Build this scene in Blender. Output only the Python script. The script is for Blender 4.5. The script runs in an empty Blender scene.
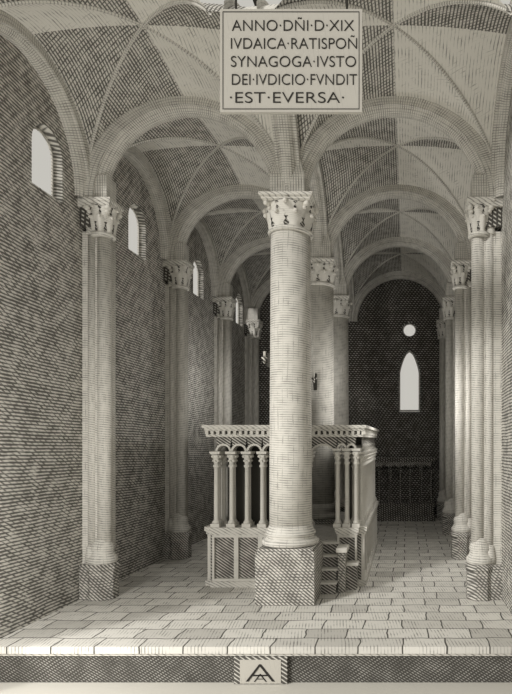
import bpy, bmesh, math, random
from mathutils import Vector, Matrix
random.seed(4)
S=bpy.context.scene
S.view_settings.view_transform='Standard'
COL=S.collection
EYE=2.35; XL=-4.81; XLC=-4.54; XC=-1.735; XRC=1.09; XR=1.40
R=[8.25,11.05,13.85,16.65]; BAY=2.8; ZS=5.89; H=1.46; YCUT=5.75; YFL=6.34; TOP=8.3
# ---------------------------------------------------------------- materials
PAPER=(0.67,0.65,0.60,1); INK=(0.032,0.029,0.025,1)
class NT:
    def __init__(s,name):
        s.m=bpy.data.materials.new(name); s.m.use_nodes=True; s.t=s.m.node_tree
        s.b=s.t.nodes['Principled BSDF']; s.b.inputs['Roughness'].default_value=.9
        s.b.inputs['Specular IOR Level'].default_value=.1
        s.tc=s.t.nodes.new('ShaderNodeTexCoord')
    def n(s,k,**kw):
        x=s.t.nodes.new(k)
        for a,b in kw.items(): setattr(x,a,b)
        return x
    def l(s,a,b): s.t.links.new(a,b)
    def math(s,op,a,b=None,c=None):
        x=s.n('ShaderNodeMath',operation=op)
        for i,v in enumerate((a,b,c)):
            if v is None: continue
            if isinstance(v,(int,float)): x.inputs[i].default_value=v
            else: s.l(v,x.inputs[i])
        return x.outputs[0]
    def noise(s,vec,scale,detail=2):
        x=s.n('ShaderNodeTexNoise'); x.inputs['Scale'].default_value=scale; x.inputs['Detail'].default_value=detail
        s.l(vec,x.inputs['Vector']); return x.outputs['Fac']
    def hatch(s,vec,d,pitch,duty,wob=.35,var=.5,soft=.2,off=0.):
        dp=s.n('ShaderNodeVectorMath',operation='DOT_PRODUCT'); s.l(vec,dp.inputs[0]); dp.inputs[1].default_value=d
        ad=s.n('ShaderNodeVectorMath',operation='ADD'); s.l(vec,ad.inputs[0]); ad.inputs[1].default_value=(off,off*1.7,off*.6)
        n1=s.noise(ad.outputs[0],2.0); n2=s.noise(ad.outputs[0],6.5,5)
        t=s.math('ADD',s.math('MULTIPLY',dp.outputs['Value'],1/pitch),s.math('MULTIPLY',n1,wob*2))
        tri=s.math('MULTIPLY',s.math('ABSOLUTE',s.math('SUBTRACT',s.math('FRACT',t),.5)),2.)
        th=s.math('ADD',s.math('MULTIPLY',s.math('SUBTRACT',n2,.5),var*2),duty)
        df=s.math('SUBTRACT',th,tri)
        mr=s.n('ShaderNodeMapRange'); mr.clamp=True; s.l(df,mr.inputs[0])
        mr.inputs[1].default_value=-soft; mr.inputs[2].default_value=soft
        return mr.outputs[0]
    def done(s,ink,strength=1.,paper=PAPER):
        mx=s.n('ShaderNodeMix',data_type='RGBA'); mx.inputs[6].default_value=paper; mx.inputs[7].default_value=INK
        if strength!=1.: ink=s.math('MULTIPLY',ink,strength)
        s.l(ink,mx.inputs[0]); s.l(mx.outputs[2],s.b.inputs['Base Color']); return s.m
def hatch_mat(name,specs,uv=False,strength=1.,paper=PAPER,wob=.35):
    q=NT(name); v=q.tc.outputs['UV' if uv else 'Object']; ink=None
    for i,(d,p,du,va) in enumerate(specs):
        h=q.hatch(v,d,p,du,var=va,off=3.1*i,wob=wob)
        ink=h if ink is None else q.math('MAXIMUM',ink,h)
    return q.done(ink,strength,paper)
M={}
M['wall']=hatch_mat('etched_masonry',[((0,0.02,1),.044,.48,.7),((0,.5,.85),.055,.2,.7)],strength=.84)
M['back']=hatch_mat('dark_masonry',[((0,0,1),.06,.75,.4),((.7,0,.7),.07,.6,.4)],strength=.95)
M['vault']=hatch_mat('vault_cell_lit',[((0,1,0),.046,.05,.7),((.8,.5,0),.05,-.15,.7)],uv=True,strength=.68,paper=(.74,.72,.665,1))  # lit half-cells: brightness painted in with sparse hatching
M['vault_shaded']=hatch_mat('vault_cell_shaded',[((0,1,0),.042,.46,.5),((.8,.5,0),.046,.22,.6)],uv=True,strength=.86)  # shaded half-cells: shade painted in with denser, darker hatching
M['arch']=hatch_mat('arch_stone',[((1,0,0),.036,.22,.5),((0,1,0),.04,.1,.4)],uv=True,strength=.68)
M['col']=hatch_mat('column_stone',[((.03,1,0),.034,.2,.6),((1,0,0),.075,-.05,.6)],uv=True,strength=.62)
M['stone']=hatch_mat('carved_stone',[((.4,.4,.8),.036,.2,.5)],strength=.65)
M['leaf']=hatch_mat('foliage_stone',[((.1,.1,1),.025,-.05,.6)],strength=.5)
M['plinth']=hatch_mat('plinth_stone',[((.6,.4,.7),.036,.55,.5),((0,0,1),.04,.25,.6)],strength=.85)
M['panel']=hatch_mat('panel_stone',[((.5,.3,.75),.036,.7,.4)],strength=.9)
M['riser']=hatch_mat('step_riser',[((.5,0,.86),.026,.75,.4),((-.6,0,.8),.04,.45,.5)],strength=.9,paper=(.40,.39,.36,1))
M['dark']=hatch_mat('dark_stone',[((.5,.2,.8),.05,.7,.3),((1,.1,0),.07,.5,.3)],strength=.93)
def plain(name,c,r=.8,metal=0):
    q=NT(name); n=q.noise(q.tc.outputs['Object'],9,4)
    mx=q.n('ShaderNodeMix',data_type='RGBA'); mx.inputs[6].default_value=(*[x*.8 for x in c],1); mx.inputs[7].default_value=(*c,1)
    q.l(n,mx.inputs[0]); q.l(mx.outputs[2],q.b.inputs['Base Color']); q.b.inputs['Roughness'].default_value=r
    q.b.inputs['Metallic'].default_value=metal; return q.m
M['iron']=plain('wrought_iron',(.06,.057,.05),.6)
M['shade']=plain('interior_shade',(.06,.057,.05),.9)  # dark tone standing in for shade inside the bimah
M['ink']=plain('ink_letters',(.035,.033,.03))
M['tablet']=hatch_mat('tablet_plaster',[((1,0,.15),.05,-.12,.35)],strength=.4,paper=(.49,.47,.425,1))
M['ground']=hatch_mat('pale_ground',[((0,1,0),.09,-.2,.3)],strength=.4,paper=(.62,.60,.545,1))
M['wax']=plain('candle_wax',(.6,.58,.53))
def floor_mat():
    q=NT('stone_paving'); v=q.tc.outputs['Object']
    n=q.n('ShaderNodeTexNoise'); n.inputs['Scale'].default_value=2.2; q.l(v,n.inputs['Vector'])
    sub=q.n('ShaderNodeVectorMath',operation='MULTIPLY_ADD'); q.l(n.outputs['Color'],sub.inputs[0]); sub.inputs[1].default_value=(.1,.1,0); q.l(v,sub.inputs[2])
    b=q.n('ShaderNodeTexBrick'); q.l(sub.outputs[0],b.inputs['Vector'])
    b.inputs['Color1'].default_value=(.74,.72,.67,1); b.inputs['Color2'].default_value=(.42,.405,.37,1); b.inputs['Mortar'].default_value=(.10,.095,.085,1)
    b.inputs['Scale'].default_value=1.; b.inputs['Mortar Size'].default_value=.010; b.inputs['Mortar Smooth'].default_value=.3
    b.inputs['Brick Width'].default_value=.50; b.inputs['Row Height'].default_value=.33; b.offset=.38; b.inputs['Bias'].default_value=-.4
    h=q.hatch(v,(1,.15,0),.04,.06,var=.8)
    mx=q.n('ShaderNodeMix',data_type='RGBA'); mx.inputs[7].default_value=INK
    q.l(q.math('MULTIPLY',h,.6),mx.inputs[0]); q.l(b.outputs['Color'],mx.inputs[6]); q.l(mx.outputs[2],q.b.inputs['Base Color'])
    return q.m
M['floor']=floor_mat()
# ---------------------------------------------------------------- mesh builder
class MB:
    def __init__(s): s.v=[];s.f=[];s.uv=[];s.m=[];s.sm=[]; s.slots=[]
    def slot(s,k):
        if k not in s.slots: s.slots.append(k)
        return s.slots.index(k)
    def face(s,idx,uv,mat,smooth=False): s.f.append(idx);s.uv.append(uv);s.m.append(s.slot(mat));s.sm.append(smooth)
    def quad(s,p,mat,smooth=False,uv=None):
        b=len(s.v); s.v+=[tuple(x) for x in p]; n=len(p)
        s.face(list(range(b,b+n)),uv or [(x[0]+x[1],x[2]) for x in p],mat,smooth)
    def box(s,x0,x1,y0,y1,z0,z1,mat):
        b=len(s.v); P=[(x,y,z) for z in (z0,z1) for y in (y0,y1) for x in (x0,x1)]; s.v+=P
        for q in ((0,2,3,1),(4,5,7,6),(0,1,5,4),(2,6,7,3),(0,4,6,2),(1,3,7,5)):
            s.face([b+i for i in q],[(P[i][0]+P[i][1],P[i][2]) for i in q],mat)
    def frus(s,cx,cy,prof,mat,seg=4,rot=math.pi/4):
        k=1/math.cos(math.pi/seg)
        s.lathe(cx,cy,[(r*k,z) for r,z in prof],mat,seg,rot,False)
    def lathe(s,cx,cy,prof,mat,seg=24,rot=0,smooth=True,cap=True):
        b=len(s.v)
        for r,z in prof:
            for i in range(seg):
                a=rot+2*math.pi*i/seg; s.v.append((cx+r*math.cos(a),cy+r*math.sin(a),z))
        for j in range(len(prof)-1):
            for i in range(seg):
                k=(i+1)%seg; u0=2*math.pi*i/seg*.3; u1=2*math.pi*(i+1)/seg*.3
                s.face([b+j*seg+i,b+j*seg+k,b+(j+1)*seg+k,b+(j+1)*seg+i],[(u0,prof[j][1]),(u1,prof[j][1]),(u1,prof[j+1][1]),(u0,prof[j+1][1])],mat,smooth)
        if cap:
            e=b+(len(prof)-1)*seg
            s.face([e+i for i in range(seg)],[(0,0)]*seg,mat); s.face([b+seg-1-i for i in range(seg)],[(0,0)]*seg,mat)
    def grid(s,P,mat,smooth=True,uv=None):
        b=len(s.v); n=len(P);m=len(P[0])
        for r in P: s.v+=[tuple(x) for x in r]
        for i in range(n-1):
            for j in range(m-1):
                ix=[(i,j),(i+1,j),(i+1,j+1),(i,j+1)]
                s.face([b+a*m+c for a,c in ix],[uv[a][c] if uv else (P[a][c][0]+P[a][c][1],P[a][c][2]) for a,c in ix],mat,smooth)
    def obj(s,name,parent=None,loc=(0,0,0),bev=0):
        me=bpy.data.meshes.new(name); me.from_pydata(s.v,[],s.f)
        uv=me.uv_layers.new(name='UVMap'); k=0
        for i,p in enumerate(me.polygons):
            p.material_index=s.m[i]; p.use_smooth=s.sm[i]
            for c in s.uv[i]: uv.data[k].uv=c; k+=1
        for a in s.slots: me.materials.append(M[a])
        me.validate(); me.update()
        o=bpy.data.objects.new(name,me); COL.objects.link(o); o.location=loc
        if parent: o.parent=parent
        if bev:
            m=o.modifiers.new('bevel','BEVEL'); m.width=bev; m.segments=2; m.limit_method='ANGLE'; m.angle_limit=math.radians(50)
        return o
def empty(name,loc=(0,0,0)):
    o=bpy.data.objects.new(name,None); o.empty_display_size=.2; o.location=loc; COL.objects.link(o); return o
# ---------------------------------------------------------------- walls
def arch_prof(hw,z0,z1,pointed=False,n=12):
    pts=[(-hw,z0),(hw,z0)]
    if pointed:
        zs=z1-hw*2.2
        for i in range(n+1):
            t=i/n; 
            pts.append((hw*(1-t)**.55 if t<1 else 0, zs+(z1-zs)*(t**.9)))
        for i in range(n-1,-1,-1):
            t=i/n; pts.append((-hw*(1-t)**.55, zs+(z1-zs)*(t**.9)))
    else:
        zs=z1-hw
        for i in range(n+1):
            a=math.pi*i/n; pts.append((hw*math.cos(a),zs+hw*math.sin(a)))
    return pts
def cutter(c,p_in,p_out,axis,wi,wo):
    bm=bmesh.new()
    def mk(p,w): 
        return [bm.verts.new((w,c+u,z) if axis=='x' else (c+u,w,z)) for u,z in p]
    A=mk(p_in,wi);B=mk(p_out,wo);n=len(A)
    bm.faces.new(A);bm.faces.new(B[::-1])
    for i in range(n): bm.faces.new((A[i],A[(i+1)%n],B[(i+1)%n],B[i]))
    bmesh.ops.recalc_face_normals(bm,faces=bm.faces)
    me=bpy.data.meshes.new('cut');bm.to_mesh(me);bm.free()
    o=bpy.data.objects.new('cut',me);COL.objects.link(o);return o
def cut(o,cs):
    for c in cs:
        m=o.modifiers.new('b','BOOLEAN');m.operation='DIFFERENCE';m.solver='EXACT';m.object=c
    dg=bpy.context.evaluated_depsgraph_get();dg.update();me=bpy.data.meshes.new_from_object(o.evaluated_get(dg))
    o.modifiers.clear();o.data=me
    for c in cs: bpy.data.objects.remove(c)
WT=.13
b=MB();b.box(XL-WT,XL,YCUT,R[3]+.5,-.43,TOP,'wall');wl=b.obj('wall_left')
WY=[7.40,9.86,12.75,15.85]; cs=[]; ZW0=EYE+3.30; ZW1=EYE+4.19
for y in WY:
    cs.append(cutter(y,arch_prof(.32,ZW0,ZW1),arch_prof(.27,ZW0+.05,ZW1-.04),'x',XL+.01,XL-WT-.01))
cut(wl,cs)
def ring_trim(name,plane,c,pin,pout,axis,d0,d1,mat):
    b=MB();n=len(pin)
    def P(p,w): return (w,c+p[0],p[1]) if axis=='x' else (c+p[0],w,p[1])
    for i in range(n):
        j=(i+1)%n
        for w,a,bb in ((d0,pin,pout),(d1,pin,pout)): b.quad([P(a[i],w),P(a[j],w),P(bb[j],w),P(bb[i],w)],mat)
        b.quad([P(pin[i],d0),P(pin[j],d0),P(pin[j],d1),P(pin[i],d1)],mat)
        b.quad([P(pout[i],d0),P(pout[j],d0),P(pout[j],d1),P(pout[i],d1)],mat)
    return b
for i,y in enumerate(WY):
    b=ring_trim('',0,y,arch_prof(.255,ZW0+.06,ZW1-.06),arch_prof(.28,ZW0+.035,ZW1-.035),'x',XL-WT+.01,XL-WT+.03,'stone')
    b.obj('window_%d'%(i+1))
b=MB();b.box(XR,XR+.55,YCUT,R[3]+.5,-.43,TOP,'wall');b.obj('wall_right')
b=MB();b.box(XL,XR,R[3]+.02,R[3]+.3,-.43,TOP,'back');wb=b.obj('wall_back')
bx=.075
c1=cutter(bx,arch_prof(.35,3.14,5.14,True),arch_prof(.31,3.22,5.08,True),'y',R[3]+.0,R[3]+.32)
circ=lambda r,n=20:[(r*math.cos(2*math.pi*i/n),5.70+r*math.sin(2*math.pi*i/n)) for i in range(n)]
c2=cutter(bx,circ(.23),circ(.20),'y',R[3]+.0,R[3]+.32)
cut(wb,[c1,c2])
b=ring_trim('',0,bx,arch_prof(.28,3.27,5.03,True),arch_prof(.32,3.22,5.1,True),'y',R[3]+.24,R[3]+.28,'stone')
b.obj('window_5')
b=ring_trim('',0,bx,circ(.18),circ(.21),'y',R[3]+.24,R[3]+.28,'stone');b.obj('window_6')
# ---------------------------------------------------------------- floor
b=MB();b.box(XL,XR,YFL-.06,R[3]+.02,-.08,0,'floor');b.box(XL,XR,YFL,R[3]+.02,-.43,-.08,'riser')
b.box(XL,XR,YFL-.03,YFL,-.115,-.08,'stone'); b.obj('floor')
b=MB();b.box(-14,12,-8,YFL+.3,-.6,-.432,'ground');b.obj('ground')
# ---------------------------------------------------------------- vault webs
DOME=.14
def dz(u,v): return DOME*(1-u*u)*(1-v*v)
def webs(b,x0,x1,y0,y1,n=12,m=10):
    cx,cy=(x0+x1)/2,(y0+y1)/2;a=(x1-x0)/2;c=(y1-y0)/2
    for sgn in (-1,1):
        for hs in (-1,1):
            P=[];U=[];P2=[];U2=[]
            for i in range(n+1):
                th=hs*math.pi/2*i/n;s=math.sin(th);z=ZS+H*max(0,math.cos(th));r=[];ur=[];r2=[];ur2=[]
                for j in range(m+1):
                    t=abs(s)+(1-abs(s))*j/m; zz=z+dz(s,t)
                    r.append((cx+a*s,cy+sgn*c*t,zz));ur.append((cy+sgn*c*t,th*a))
                    r2.append((cx+sgn*a*t,cy+c*s,zz));ur2.append((th*c+7,cx+sgn*a*t))
                P.append(r);U.append(ur);P2.append(r2);U2.append(ur2)
            b.grid(P,'vault_shaded' if hs<0 else 'vault',True,U)  # web split at the ridge, one half painted shaded, the other lit
            b.grid(P2,'vault_shaded' if hs*sgn<0 else 'vault',True,U2)
    for s1 in (-1,1):
        for s2 in (-1,1):
            P=[];U=[]
            dx,dy=a*s1,c*s2;L=math.hypot(dx,dy);nx,ny=-dy/L,dx/L
            for i in range(25):
                th=math.pi/2*i/24;s=math.sin(th);z=ZS+H*math.cos(th)+dz(s,s);row=[];ur=[]
                for k in range(5):
                    q=math.pi*k/4; w=.022*math.cos(q); h=-.028*math.sin(q)
                    row.append((cx+dx*s+nx*w+dx/L*h*math.sin(th),cy+dy*s+ny*w+dy/L*h*math.sin(th),z+h*max(.2,math.cos(th))))
                    ur.append((th*1.9,k*.03))
                P.append(row);U.append(ur)
            b.grid(P,'arch',True,U)
b=MB()
ys=[R[0]-BAY]+R
for k in range(4):
    webs(b,XL,XC,ys[k],ys[k+1]);webs(b,XC,XR,ys[k],ys[k+1])
SEC=[(-.06,-.17),(.09,-.17),(.09,-.12),(.12,-.10),(.15,-.065),(.16,0),(.15,.065),(.12,.10),(.09,.12),(.09,.17),(-.06,.17)]
def arch(b,axis,fixed,c0,c1,wmul=1.,clip=None,half=0,n=40):
    cx=(c0+c1)/2;a=(c1-c0)/2;P=[];U=[]
    sec=[s for s in SEC]
    if half>0: sec=[s for s in SEC if s[1]>=0]
    if half<0: sec=[s for s in SEC if s[1]<=0]
    for i in range(n+1):
        th=math.pi*i/n; row=[];ur=[];uu=0
        for k,(o,w) in enumerate(sec):
            h=cx-(a-o*1.55)*math.cos(th); z=ZS+(H-o)*math.sin(th)
            if k: uu+=math.dist(sec[k],sec[k-1])
            row.append((h,fixed+w*wmul,z) if axis=='x' else (fixed+w*wmul,h,z)); ur.append((th*a,uu+.02))
        P.append(row);U.append(ur)
    if clip is not None:
        k=[i for i in range(n+1) if P[i][5 if not half else 2][1]>clip]
        P=[P[i] for i in k];U=[U[i] for i in k]
        b.quad(P[0],'arch')
    for e in range(len(sec)-1):
        b.grid([[r[e],r[e+1]] for r in P],'arch',True,[[r[e],r[e+1]] for r in U])
for y in R:
    arch(b,'x',y if y<R[3] else y-.02,XL+.08,XC);arch(b,'x',y if y<R[3] else y-.02,XC,XR-.06)
for k in range(4):
    cl=YCUT+.02 if k==0 else None
    arch(b,'y',XC,ys[k],ys[k+1],clip=cl)
    arch(b,'y',XL,ys[k],ys[k+1],clip=cl,half=1);arch(b,'y',XR,ys[k],ys[k+1],clip=cl,half=-1)
ce=b.obj('ceiling')
bm=bmesh.new();bm.from_mesh(ce.data)
bmesh.ops.bisect_plane(bm,geom=bm.verts[:]+bm.edges[:]+bm.faces[:],plane_co=(0,YCUT,0),plane_no=(0,-1,0),clear_outer=True)
bm.to_mesh(ce.data);bm.free()
# ---------------------------------------------------------------- capitals / columns
def ball(b,x,y,z,r,mat='stone',seg=10,k=6):
    b.lathe(x,y,[(max(.001,r*math.sin(math.pi*i/k)),z-r*math.cos(math.pi*i/k)) for i in range(k+1)],mat,seg,cap=False)
def leaf(b,cx,cy,ang,r0,z0,h,w,out,mat='leaf'):
    ca,sa=math.cos(ang),math.sin(ang);P=[]
    for i in range(10):
        t=i/9
        rr=r0+out*(t**2.2) + .02*math.sin(math.pi*t); zz=z0+h*math.sin(t*math.pi*.62)/1.0
        ww=w*(.8+.4*math.sin(math.pi*t)+.16*math.cos(i*math.pi))*(1-.75*t**4)
        row=[];
        for j,k in enumerate((-1,-.5,0,.5,1)):
            bulge=.022*(1-abs(k))
            r=rr+bulge-.012*(k*k); row.append((cx+r*ca-ww*k*sa,cy+r*sa+ww*k*ca,zz))
        P.append(row)
    b.grid(P,mat,True)
    tip=P[-1][2]; ball(b,tip[0]-.01*ca,tip[1]-.01*sa,tip[2]-.012,w*.35,mat)
def capital(b,cx,cy,z0,z1,r,R2,n=8):
    h=z1-z0
    b.lathe(cx,cy,[(r,z0-.06),(r+.035,z0-.05),(r+.045,z0-.025),(r+.035,z0),(r+.01,z0+.01)],'col')
    b.lathe(cx,cy,[(r,z0),(r+.01,z0+h*.3),(r+(R2-r)*.35,z0+h*.6),(R2*.92,z0+h*.8)],'panel')
    for i in range(n):
        a=2*math.pi*i/n
        leaf(b,cx,cy,a+math.pi/n,r+.01,z0,h*.50,r*math.pi/n*.85,(R2-r)*.65)
        leaf(b,cx,cy,a,r+.015,z0+h*.30,h*.48,r*math.pi/n*.95,(R2-r)*.8)
    for i in range(4):
        a=math.pi/4+i*math.pi/2
        ball(b,cx+R2*1.1*math.cos(a),cy+R2*1.1*math.sin(a),z0+h*.72,h*.09,'leaf')
        ball(b,cx+R2*.95*math.cos(a),cy+R2*.95*math.sin(a),z0+h*.62,h*.07,'leaf')
    b.frus(cx,cy,[(R2*.86,z0+h*.78),(R2*.93,z0+h*.82),(R2*.93,z0+h*.87),(R2,z0+h*.90),(R2*1.02,z0+h*.93),(R2*1.02,z1)],'stone')
def big_column(y,r,pl,name='stone_column'):
    b=MB()
    b.frus(0,0,[(pl,0),(pl,.74),(pl-.03,.77),(pl-.03,.80)],'plinth')
    tor=[(pl*.86,.80),(pl*.97,.815),(pl*1.0,.85),(pl*.97,.885),(pl*.86,.90),(pl*.82,.925),(pl*.84,.95),(pl*.88,.965),(pl*.87,.995),(r+.04,1.01),(r+.02,1.05),(r,1.1)]
    b.lathe(0,0,tor,'col',32)
    b.lathe(0,0,[(r,1.08),(r*1.0,2.2),(r*.97,3.6),(r*.94,5.40)],'col',40)
    capital(b,0,0,5.44,ZS,r*.94,pl*.90)
    b.frus(0,0,[(.25,ZS),(.25,ZS+.3),(.18,ZS+.6)],'arch')
    return b.obj(name,loc=(XC,y,0))
SC=[big_column(R[0],.31,.42),big_column(R[1],.28,.36),big_column(R[2],.28,.36)]
def wall_column(x,y,sgn):
    b=MB(); wx=(XL if sgn>0 else XR)-x
    x0,x1=sorted((wx,-.04*sgn))
    b.box(x0,x1,-.06,.10,.51,ZS-.45,'col')
    for dx,dy,r in ((.03*sgn,.0,.10),(-.135*sgn,-.03,.062),(.04*sgn,.16,.06)):
        b.lathe(dx,dy,[(r,.7),(r,ZS-.5)],'col',20)
    b.frus(0,0,[(.20,0),(.20,.42),(.22,.44),(.22,.49),(.18,.53)],'plinth',8,math.pi/8)
    b.lathe(0,0,[(.18,.5),(.205,.55),(.205,.6),(.17,.64),(.15,.70),(.165,.74),(.15,.79),(.12,.84),(.1,.9)],'col',20)
    b.lathe(-.135*sgn,-.03,[(.09,.5),(.1,.6),(.09,.68),(.08,.76),(.06,.8)],'col',16)
    b.box(x0,x1,-.14,.14,0,.51,'plinth')
    capital(b,.01*sgn,0,ZS-.48,ZS,.13,.20,7)
    b.lathe(-.15*sgn,-.03,[(.062,ZS-.5),(.085,ZS-.49),(.07,ZS-.46),(.075,ZS-.3),(.11,ZS-.12)],'stone',12)
    b.box(x0,x1,-.13,.13,ZS-.40,ZS-.12,'dark');b.box(x0,x1,-.18,.18,ZS-.12,ZS-.003,'stone')
    b.box(min(wx,.13*sgn),max(wx,.13*sgn),-.14,.14,ZS,ZS+.35,'arch')
    b.obj('wall_column',loc=(x,y,0))
for y in R[:3]+[R[3]-.2]:
    wall_column(XLC,y,1);wall_column(XRC,y,-1)
# ---------------------------------------------------------------- bimah
BM=empty('bimah')
bx0,bx1,by0,by1=-3.12,-.80,8.95,12.7; BZ=.95
def arcade_run(b,ax,f,c0,c1,z0,z1,n,r=.036,double=True,mat='leaf',th=.14,skip=(),dn=.13):
    st=(c1-c0)/n
    def pt(u,w,z): return (c0+u,f+w,z) if ax=='x' else (f+w,c0+u,z)
    cap=z1-st*.5-dn
    for i in range(n+1):
        if i in skip: continue
        for w in ((-th*.4,th*.4) if double else (0,)):
            p=pt(i*st,w,0)
            b.frus(p[0],p[1],[(r*1.9,z0),(r*1.9,z0+.06)],mat)
            b.lathe(p[0],p[1],[(r*1.6,z0+.06),(r*1.7,z0+.08),(r*1.1,z0+.11),(r,z0+.13),(r*.92,cap-.24),(r*1.4,cap-.23),(r*1.4,cap-.20),(r,cap-.19),(r*1.3,cap-.1),(r*2.1,cap-.03)],mat,12)
            for q in range(6):
                a=q*math.pi/3; ball(b,p[0]+r*1.7*math.cos(a),p[1]+r*1.7*math.sin(a),cap-.06,r*.6,mat,6,4)
                ball(b,p[0]+r*1.3*math.cos(a+.5),p[1]+r*1.3*math.sin(a+.5),cap-.13,r*.5,mat,6,4)
            b.frus(p[0],p[1],[(r*2.1,cap-.02),(r*2.3,cap+.02)],mat)
    for i in range(n):
        u0=i*st;u1=u0+st;ri=st/2-r*.8;k=10
        zc=cap+.02
        for w in (-th/2,th/2):
            for q in range(k):
                a0=math.pi*q/k;a1=math.pi*(q+1)/k
                A=pt(u0+st/2-ri*math.cos(a0),w,zc+ri*math.sin(a0));B=pt(u0+st/2-ri*math.cos(a1),w,zc+ri*math.sin(a1))
                ua=u0+st/2-(st/2)*math.cos(a0);ub=u0+st/2-(st/2)*math.cos(a1)
                b.quad([A,B,pt(ub,w,z1),pt(ua,w,z1)],'panel')
        for q in range(k):
            a0=math.pi*q/k;a1=math.pi*(q+1)/k
            b.quad([pt(u0+st/2-ri*math.cos(a),w,zc+ri*math.sin(a)) for a,w in ((a0,-th/2),(a1,-th/2),(a1,th/2),(a0,th/2))],mat)
            for w in (-th/2-.02,th/2+.02):
                r2=ri+.032
                b.quad([pt(u0+st/2-rr*math.cos(a),w,zc+rr*math.sin(a)) for a,rr in ((a0,ri),(a1,ri),(a1,r2),(a0,r2))],mat)
def panel_wall(b,ax,f,c0,c1,z0,z1,n,sg,th=.22):
    def bx(u0,u1,w0,w1,za,zb,m):
        w0,w1=sorted((w0,w1))
        if ax=='x': b.box(u0,u1,f+w0,f+w1,za,zb,m)
        else: b.box(f+w0,f+w1,u0,u1,za,zb,m)
    bx(c0,c1,-th/2+.05,th/2-.05,z0,z1-.01,'panel'); e=sg*(th/2-.06); o=sg*(th/2)
    jz=.002 if ax=='x' else 0
    bx(c0-.02,c1+.02,-th/2-.03,th/2+.03,z0,z0+.09+jz,'stone');bx(c0-.03,c1+.03,-th/2-.04,th/2+.04,z1-.07,z1+jz,'stone');bx(c0-.01,c1+.01,-th/2-.02,th/2+.02,z1-.12,z1-.06,'stone')
    st=(c1-c0)/n
    for i in range(n+1):
        u=c0+i*st; bx(max(c0+.003,u-.035),min(c1-.003,u+.035),e,o,z0+.08,z1-.11,'leaf')
    bx(c0+.006,c1-.006,e,o+sg*.003,z0+.08,z0+.13,'leaf');bx(c0+.006,c1-.006,e,o+sg*.003,z1-.16,z1-.11,'leaf')
ox0,ox1=-1.58,-1.12
b=MB()
panel_wall(b,'x',by0,bx0,ox0,0,BZ,4,-1);panel_wall(b,'x',by0,ox1,bx1,0,BZ,1,-1)
panel_wall(b,'y',bx1,by0,by1,0,BZ,7,1);panel_wall(b,'y',bx0,by0,by1,0,BZ,7,-1);panel_wall(b,'x',by1,bx0,bx1,0,BZ,5,1)
b.obj('dado',BM)
b=MB()
arcade_run(b,'x',by0,bx0+.05,ox0,BZ,2.40,6);arcade_run(b,'x',by0,ox1,bx1-.02,BZ,2.40,2,r=.032)
arcade_run(b,'y',bx1-.02,by0+.2,by1,BZ,2.40,13);arcade_run(b,'y',bx0+.04,by0+.2,by1,BZ,2.40,13);arcade_run(b,'x',by1,bx0,bx1,BZ,2.40,10)
arcade_run(b,'x',by0,ox0,ox1,BZ+.2,2.40,1,skip=(0,1))
b.obj('arcade',BM)
b=MB()
b.box(bx0+.16,ox0-.05,by0+.16,by0+.19,.7,2.36,'shade');b.box(bx0+.16,bx0+.19,by0+.19,by1-.16,.7,2.36,'shade');b.box(bx1-.19,bx1-.16,by0+.19,by1-.16,.7,2.36,'shade')  # dark sheets added behind the colonettes to paint the shade between them
b.obj('shade_backing',BM)
b=MB()
def ringbox(e,z0,z1,mat,w=.25):
    X0,X1,Y0,Y1=bx0-e,bx1+e,by0-e,by1+e
    b.box(X0,X1,Y0,Y0+w,z0,z1,mat);b.box(X0,X1,Y1-w,Y1,z0,z1,mat);b.box(X0,X0+w,Y0+w,Y1-w,z0,z1,mat);b.box(X1-w,X1,Y0+w,Y1-w,z0,z1,mat)
ringbox(.10,2.40,2.44,'stone');ringbox(.07,2.44,2.50,'dark');ringbox(.12,2.50,2.54,'stone');ringbox(.15,2.54,2.59,'stone')
k=bx0-.11
while k<bx1+.09:
    b.box(k,k+.045,by0-.11,by0-.07,2.44,2.50,'leaf');k+=.09
k=by0-.1
while k<by1+.09:
    b.box(bx1+.07,bx1+.11,k,k+.045,2.44,2.50,'leaf');b.box(bx0-.11,bx0-.07,k,k+.045,2.44,2.50,'leaf');k+=.09
b.obj('cornice',BM)
b=MB();b.box(bx0+.12,bx1-.12,by0+.12,by1-.12,.0,.72,'stone');b.obj('platform',BM)
b=MB()
for i in range(4):
    b.box(ox0+.03,ox1+.03,8.42+i*.13,9.06,.18*i,.18*(i+1)-.03,'panel'); b.box(ox0+.01,ox1+.05,8.40+i*.13,9.06,.18*(i+1)-.03,.18*(i+1),'leaf')
b.box(ox1+.05,ox1+.17,8.52,8.83,0,.62,'plinth');b.box(ox1+.03,ox1+.20,8.46,8.83,.62,.69,'leaf')
b.box(ox1+.17,ox1+.33,8.66,8.83,0,.38,'panel');b.box(ox1+.17,ox1+.36,8.63,8.83,.38,.43,'leaf')
b.obj('steps',BM,bev=.008)
b=MB()
b.box(-2.85,-2.25,10.3,10.7,.72,1.5,'panel');b.box(-2.9,-2.2,10.25,10.75,1.5,1.56,'stone')
b.obj('reading_desk',BM,bev=.01)
# ---------------------------------------------------------------- back arcaded bench
b=MB(); e0,e1=-1.12,.72
b.box(e0-.05,e1+.05,R[3]-.55,R[3],0,.42,'dark');b.box(e0-.1,e1+.1,R[3]-.6,R[3],.42,.50,'dark')
b.box(e0-.1,e1+.1,R[3]-.7,R[3]-.56,0,.15,'dark')
arcade_run(b,'x',R[3]-.25,e0,e1,.5,1.70,6,r=.035,double=False,mat='dark',th=.14,dn=.1)
b.box(e0-.07,e1+.07,R[3]-.36,R[3],1.70,1.77,'dark');b.box(e0-.11,e1+.11,R[3]-.40,R[3],1.77,1.83,'dark')
b.obj('arcaded_bench')
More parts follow.
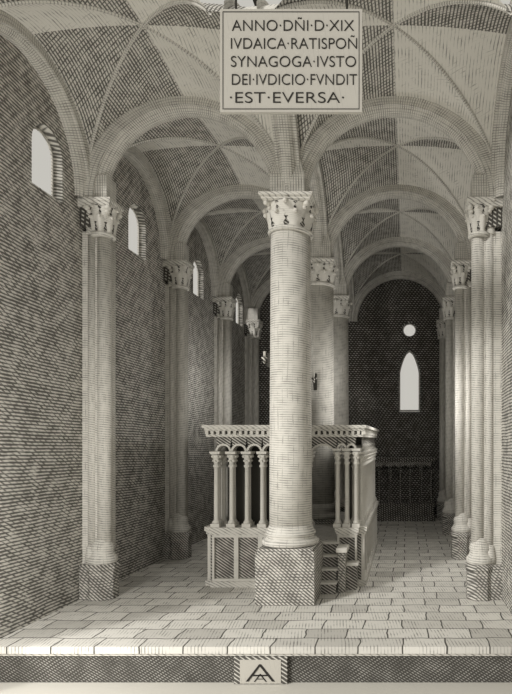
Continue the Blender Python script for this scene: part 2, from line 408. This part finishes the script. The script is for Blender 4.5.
# ---------------------------------------------------------------- candle brackets (fixed to the columns)
def bracket(par,x,y,z,dx,dy,s=1.):
    b=MB(); L=.22*s
    px,py=-dy,dx
    b.box(-.03,.03,-.03,.03,-.2*s,.16*s,'iron')
    n=10
    for i in range(n):
        t0=i/n;t1=(i+1)/n
        def P(t): return (dx*L*t, dy*L*t, -.15*s*math.sin(math.pi*t))
        a,c=P(t0),P(t1);w=.014
        for s1,s2,s3,s4 in (((-1,-1),(-1,-1),(-1,1),(-1,1)),((1,-1),(1,-1),(1,1),(1,1)),((-1,1),(-1,1),(1,1),(1,1)),((-1,-1),(-1,-1),(1,-1),(1,-1))):
            b.quad([(a[0]+px*w*s1[0],a[1]+py*w*s1[0],a[2]+w*s1[1]),(c[0]+px*w*s2[0],c[1]+py*w*s2[0],c[2]+w*s2[1]),(c[0]+px*w*s3[0],c[1]+py*w*s3[0],c[2]+w*s3[1]),(a[0]+px*w*s4[0],a[1]+py*w*s4[0],a[2]+w*s4[1])],'iron')
    ex,ey=dx*L,dy*L
    b.lathe(ex,ey,[(.01,-.06),(.03,-.03),(.02,0),(.075*s,.02),(.085*s,.035),(.02,.04)],'panel',14)
    b.lathe(ex,ey,[(.022,.04),(.022,.2*s),(.006,.21*s)],'wax',10)
    b.obj('candle_bracket',par,loc=(x,y,z))
bracket(SC[0],-.31,0,3.55,-.6,-.0,.6)
bracket(SC[1],-.05,-.285,3.5,0,-1,.9)
# ---------------------------------------------------------------- hanging inscription tablet
TB=empty('inscription_tablet')
ty=5.42; s=67*8.25/ty; tx0,tx1=(220-407)/s,(362-407)/s; tz1,tz0=EYE+(440-9)/s,EYE+(440-112)/s
b=MB();b.box(tx0,tx1,ty,ty+.04,tz0,tz1,'tablet')
fi=.026;fl=.006
for (a,c,d,e) in ((tx0+fi,tx1-fi,tz0+fi,tz0+fi+fl),(tx0+fi,tx1-fi,tz1-fi-fl,tz1-fi),(tx0+fi,tx0+fi+fl,tz0+fi,tz1-fi),(tx1-fi-fl,tx1-fi,tz0+fi,tz1-fi)):
    b.box(a,c,ty-.004,ty+.005,d,e,'ink')
b.obj('board',TB)
b=MB()
for x in (tx0+.15,tx1-.15): b.lathe(x,ty+.02,[(.012,tz1-.03),(.012,7.35)],'iron',8)
b.box(tx0+.1,tx1-.1,ty+.0,ty+.05,7.33,7.38,'iron');b.box(XC-.03,XC+.03,ty,6.6,7.38,7.43,'iron')
b.obj('hanger',TB)
def text(body,x0,x1,z,h,y,name,parent,mat='ink',ex=.004,off=0.0):
    cu=bpy.data.curves.new(name,'FONT');cu.body=body;cu.size=1;cu.extrude=.02;cu.offset=off
    o=bpy.data.objects.new('t',cu);COL.objects.link(o)
    dg=bpy.context.evaluated_depsgraph_get();dg.update();me=bpy.data.meshes.new_from_object(o.evaluated_get(dg));bpy.data.objects.remove(o)
    xs=[v.co.x for v in me.vertices];a,c=min(xs),max(xs);ch=.73
    for v in me.vertices:
        X=x0+(v.co.x-a)/(c-a)*(x1-x0);Z=z+v.co.y/ch*h;Y=y-v.co.z/.02*ex
        v.co=(X,Y,Z)
    me.materials.clear();me.materials.append(M[mat]);o=bpy.data.objects.new(name,me);COL.objects.link(o);o.parent=parent
    return o
px=lambda u:(u-407)/s
pz=lambda v:EYE+(440-v)/s
LN=[('ANNO·DÑI·D·XIX',232,354,31),('IVDAICA·RATISPOÑ',231,357,49),('SYNAGOGA·IVSTO',231,356,67),('DEI·IVDICIO·FVNDIT',232,357,85),('·EST·EVERSA·',230,344,103)]
for i,(t,a,c,v) in enumerate(LN): text(t,px(a),px(c),pz(v),11.5/s,ty-.002,'line_%d'%(i+1),TB,off=-.012)
# monogram plaque on riser
MP=empty('monogram_plaque'); s2=67*8.25/(YFL-.05)
qx=lambda u:(u-407)/s2
b=MB();b.box(qx(234),qx(287),YFL-.05,YFL,-.425,-.12,'panel')
b.box(qx(240),qx(281),YFL-.056,YFL-.05,-.42,-.15,'tablet')
b.obj('block',MP)
text('A',qx(246),qx(275),-.40,.22,YFL-.058,'letter_large',MP,off=-.02);text('A',qx(254),qx(267),-.40,.10,YFL-.058,'letter_small',MP,off=-.02)
# ---------------------------------------------------------------- light
w=bpy.data.worlds.new('World');S.world=w;w.use_nodes=True;bg=w.node_tree.nodes['Background']
bg.inputs[0].default_value=(.80,.775,.71,1);bg.inputs[1].default_value=.70
def sun(name,d,e,ang,col=(1,.975,.93)):
    l=bpy.data.lights.new(name,'SUN');l.energy=e;l.angle=math.radians(ang);l.color=col
    o=bpy.data.objects.new(name,l);COL.objects.link(o);o.rotation_euler=Vector(d).to_track_quat('-Z','Y').to_euler();o.location=(0,-3,9)
sun('sunlight',(.85,1,-.62),1.9,9)
def fill_light(name,loc,e,r=.25):
    l=bpy.data.lights.new(name,'POINT');l.energy=e;l.shadow_soft_size=r;l.color=(1,.975,.93)
    o=bpy.data.objects.new(name,l);COL.objects.link(o);o.location=loc
fill_light('fill_front',(-4.4,4.4,1.4),260)  # unseen light added low in front to brighten the vaults
fill_light('fill_aisle',(-.1,10.4,3.2),70,.2)  # unseen light added to brighten the aisle and throw a column shadow
fill_light('fill_nave',(-3.6,12.4,3.6),35)  # unseen fill light added inside the left nave
# ---------------------------------------------------------------- camera
cd=bpy.data.cameras.new('camera');cam=bpy.data.objects.new('camera',cd);COL.objects.link(cam)
cam.location=(0,0,EYE);cam.rotation_euler=(math.pi/2,0,0)
f=67*8.25;cd.sensor_fit='HORIZONTAL';cd.sensor_width=36;cd.lens=f/512*36
cd.shift_x=-(407-256)/512;cd.shift_y=(440-347)/512;cd.clip_start=.05
S.camera=cam
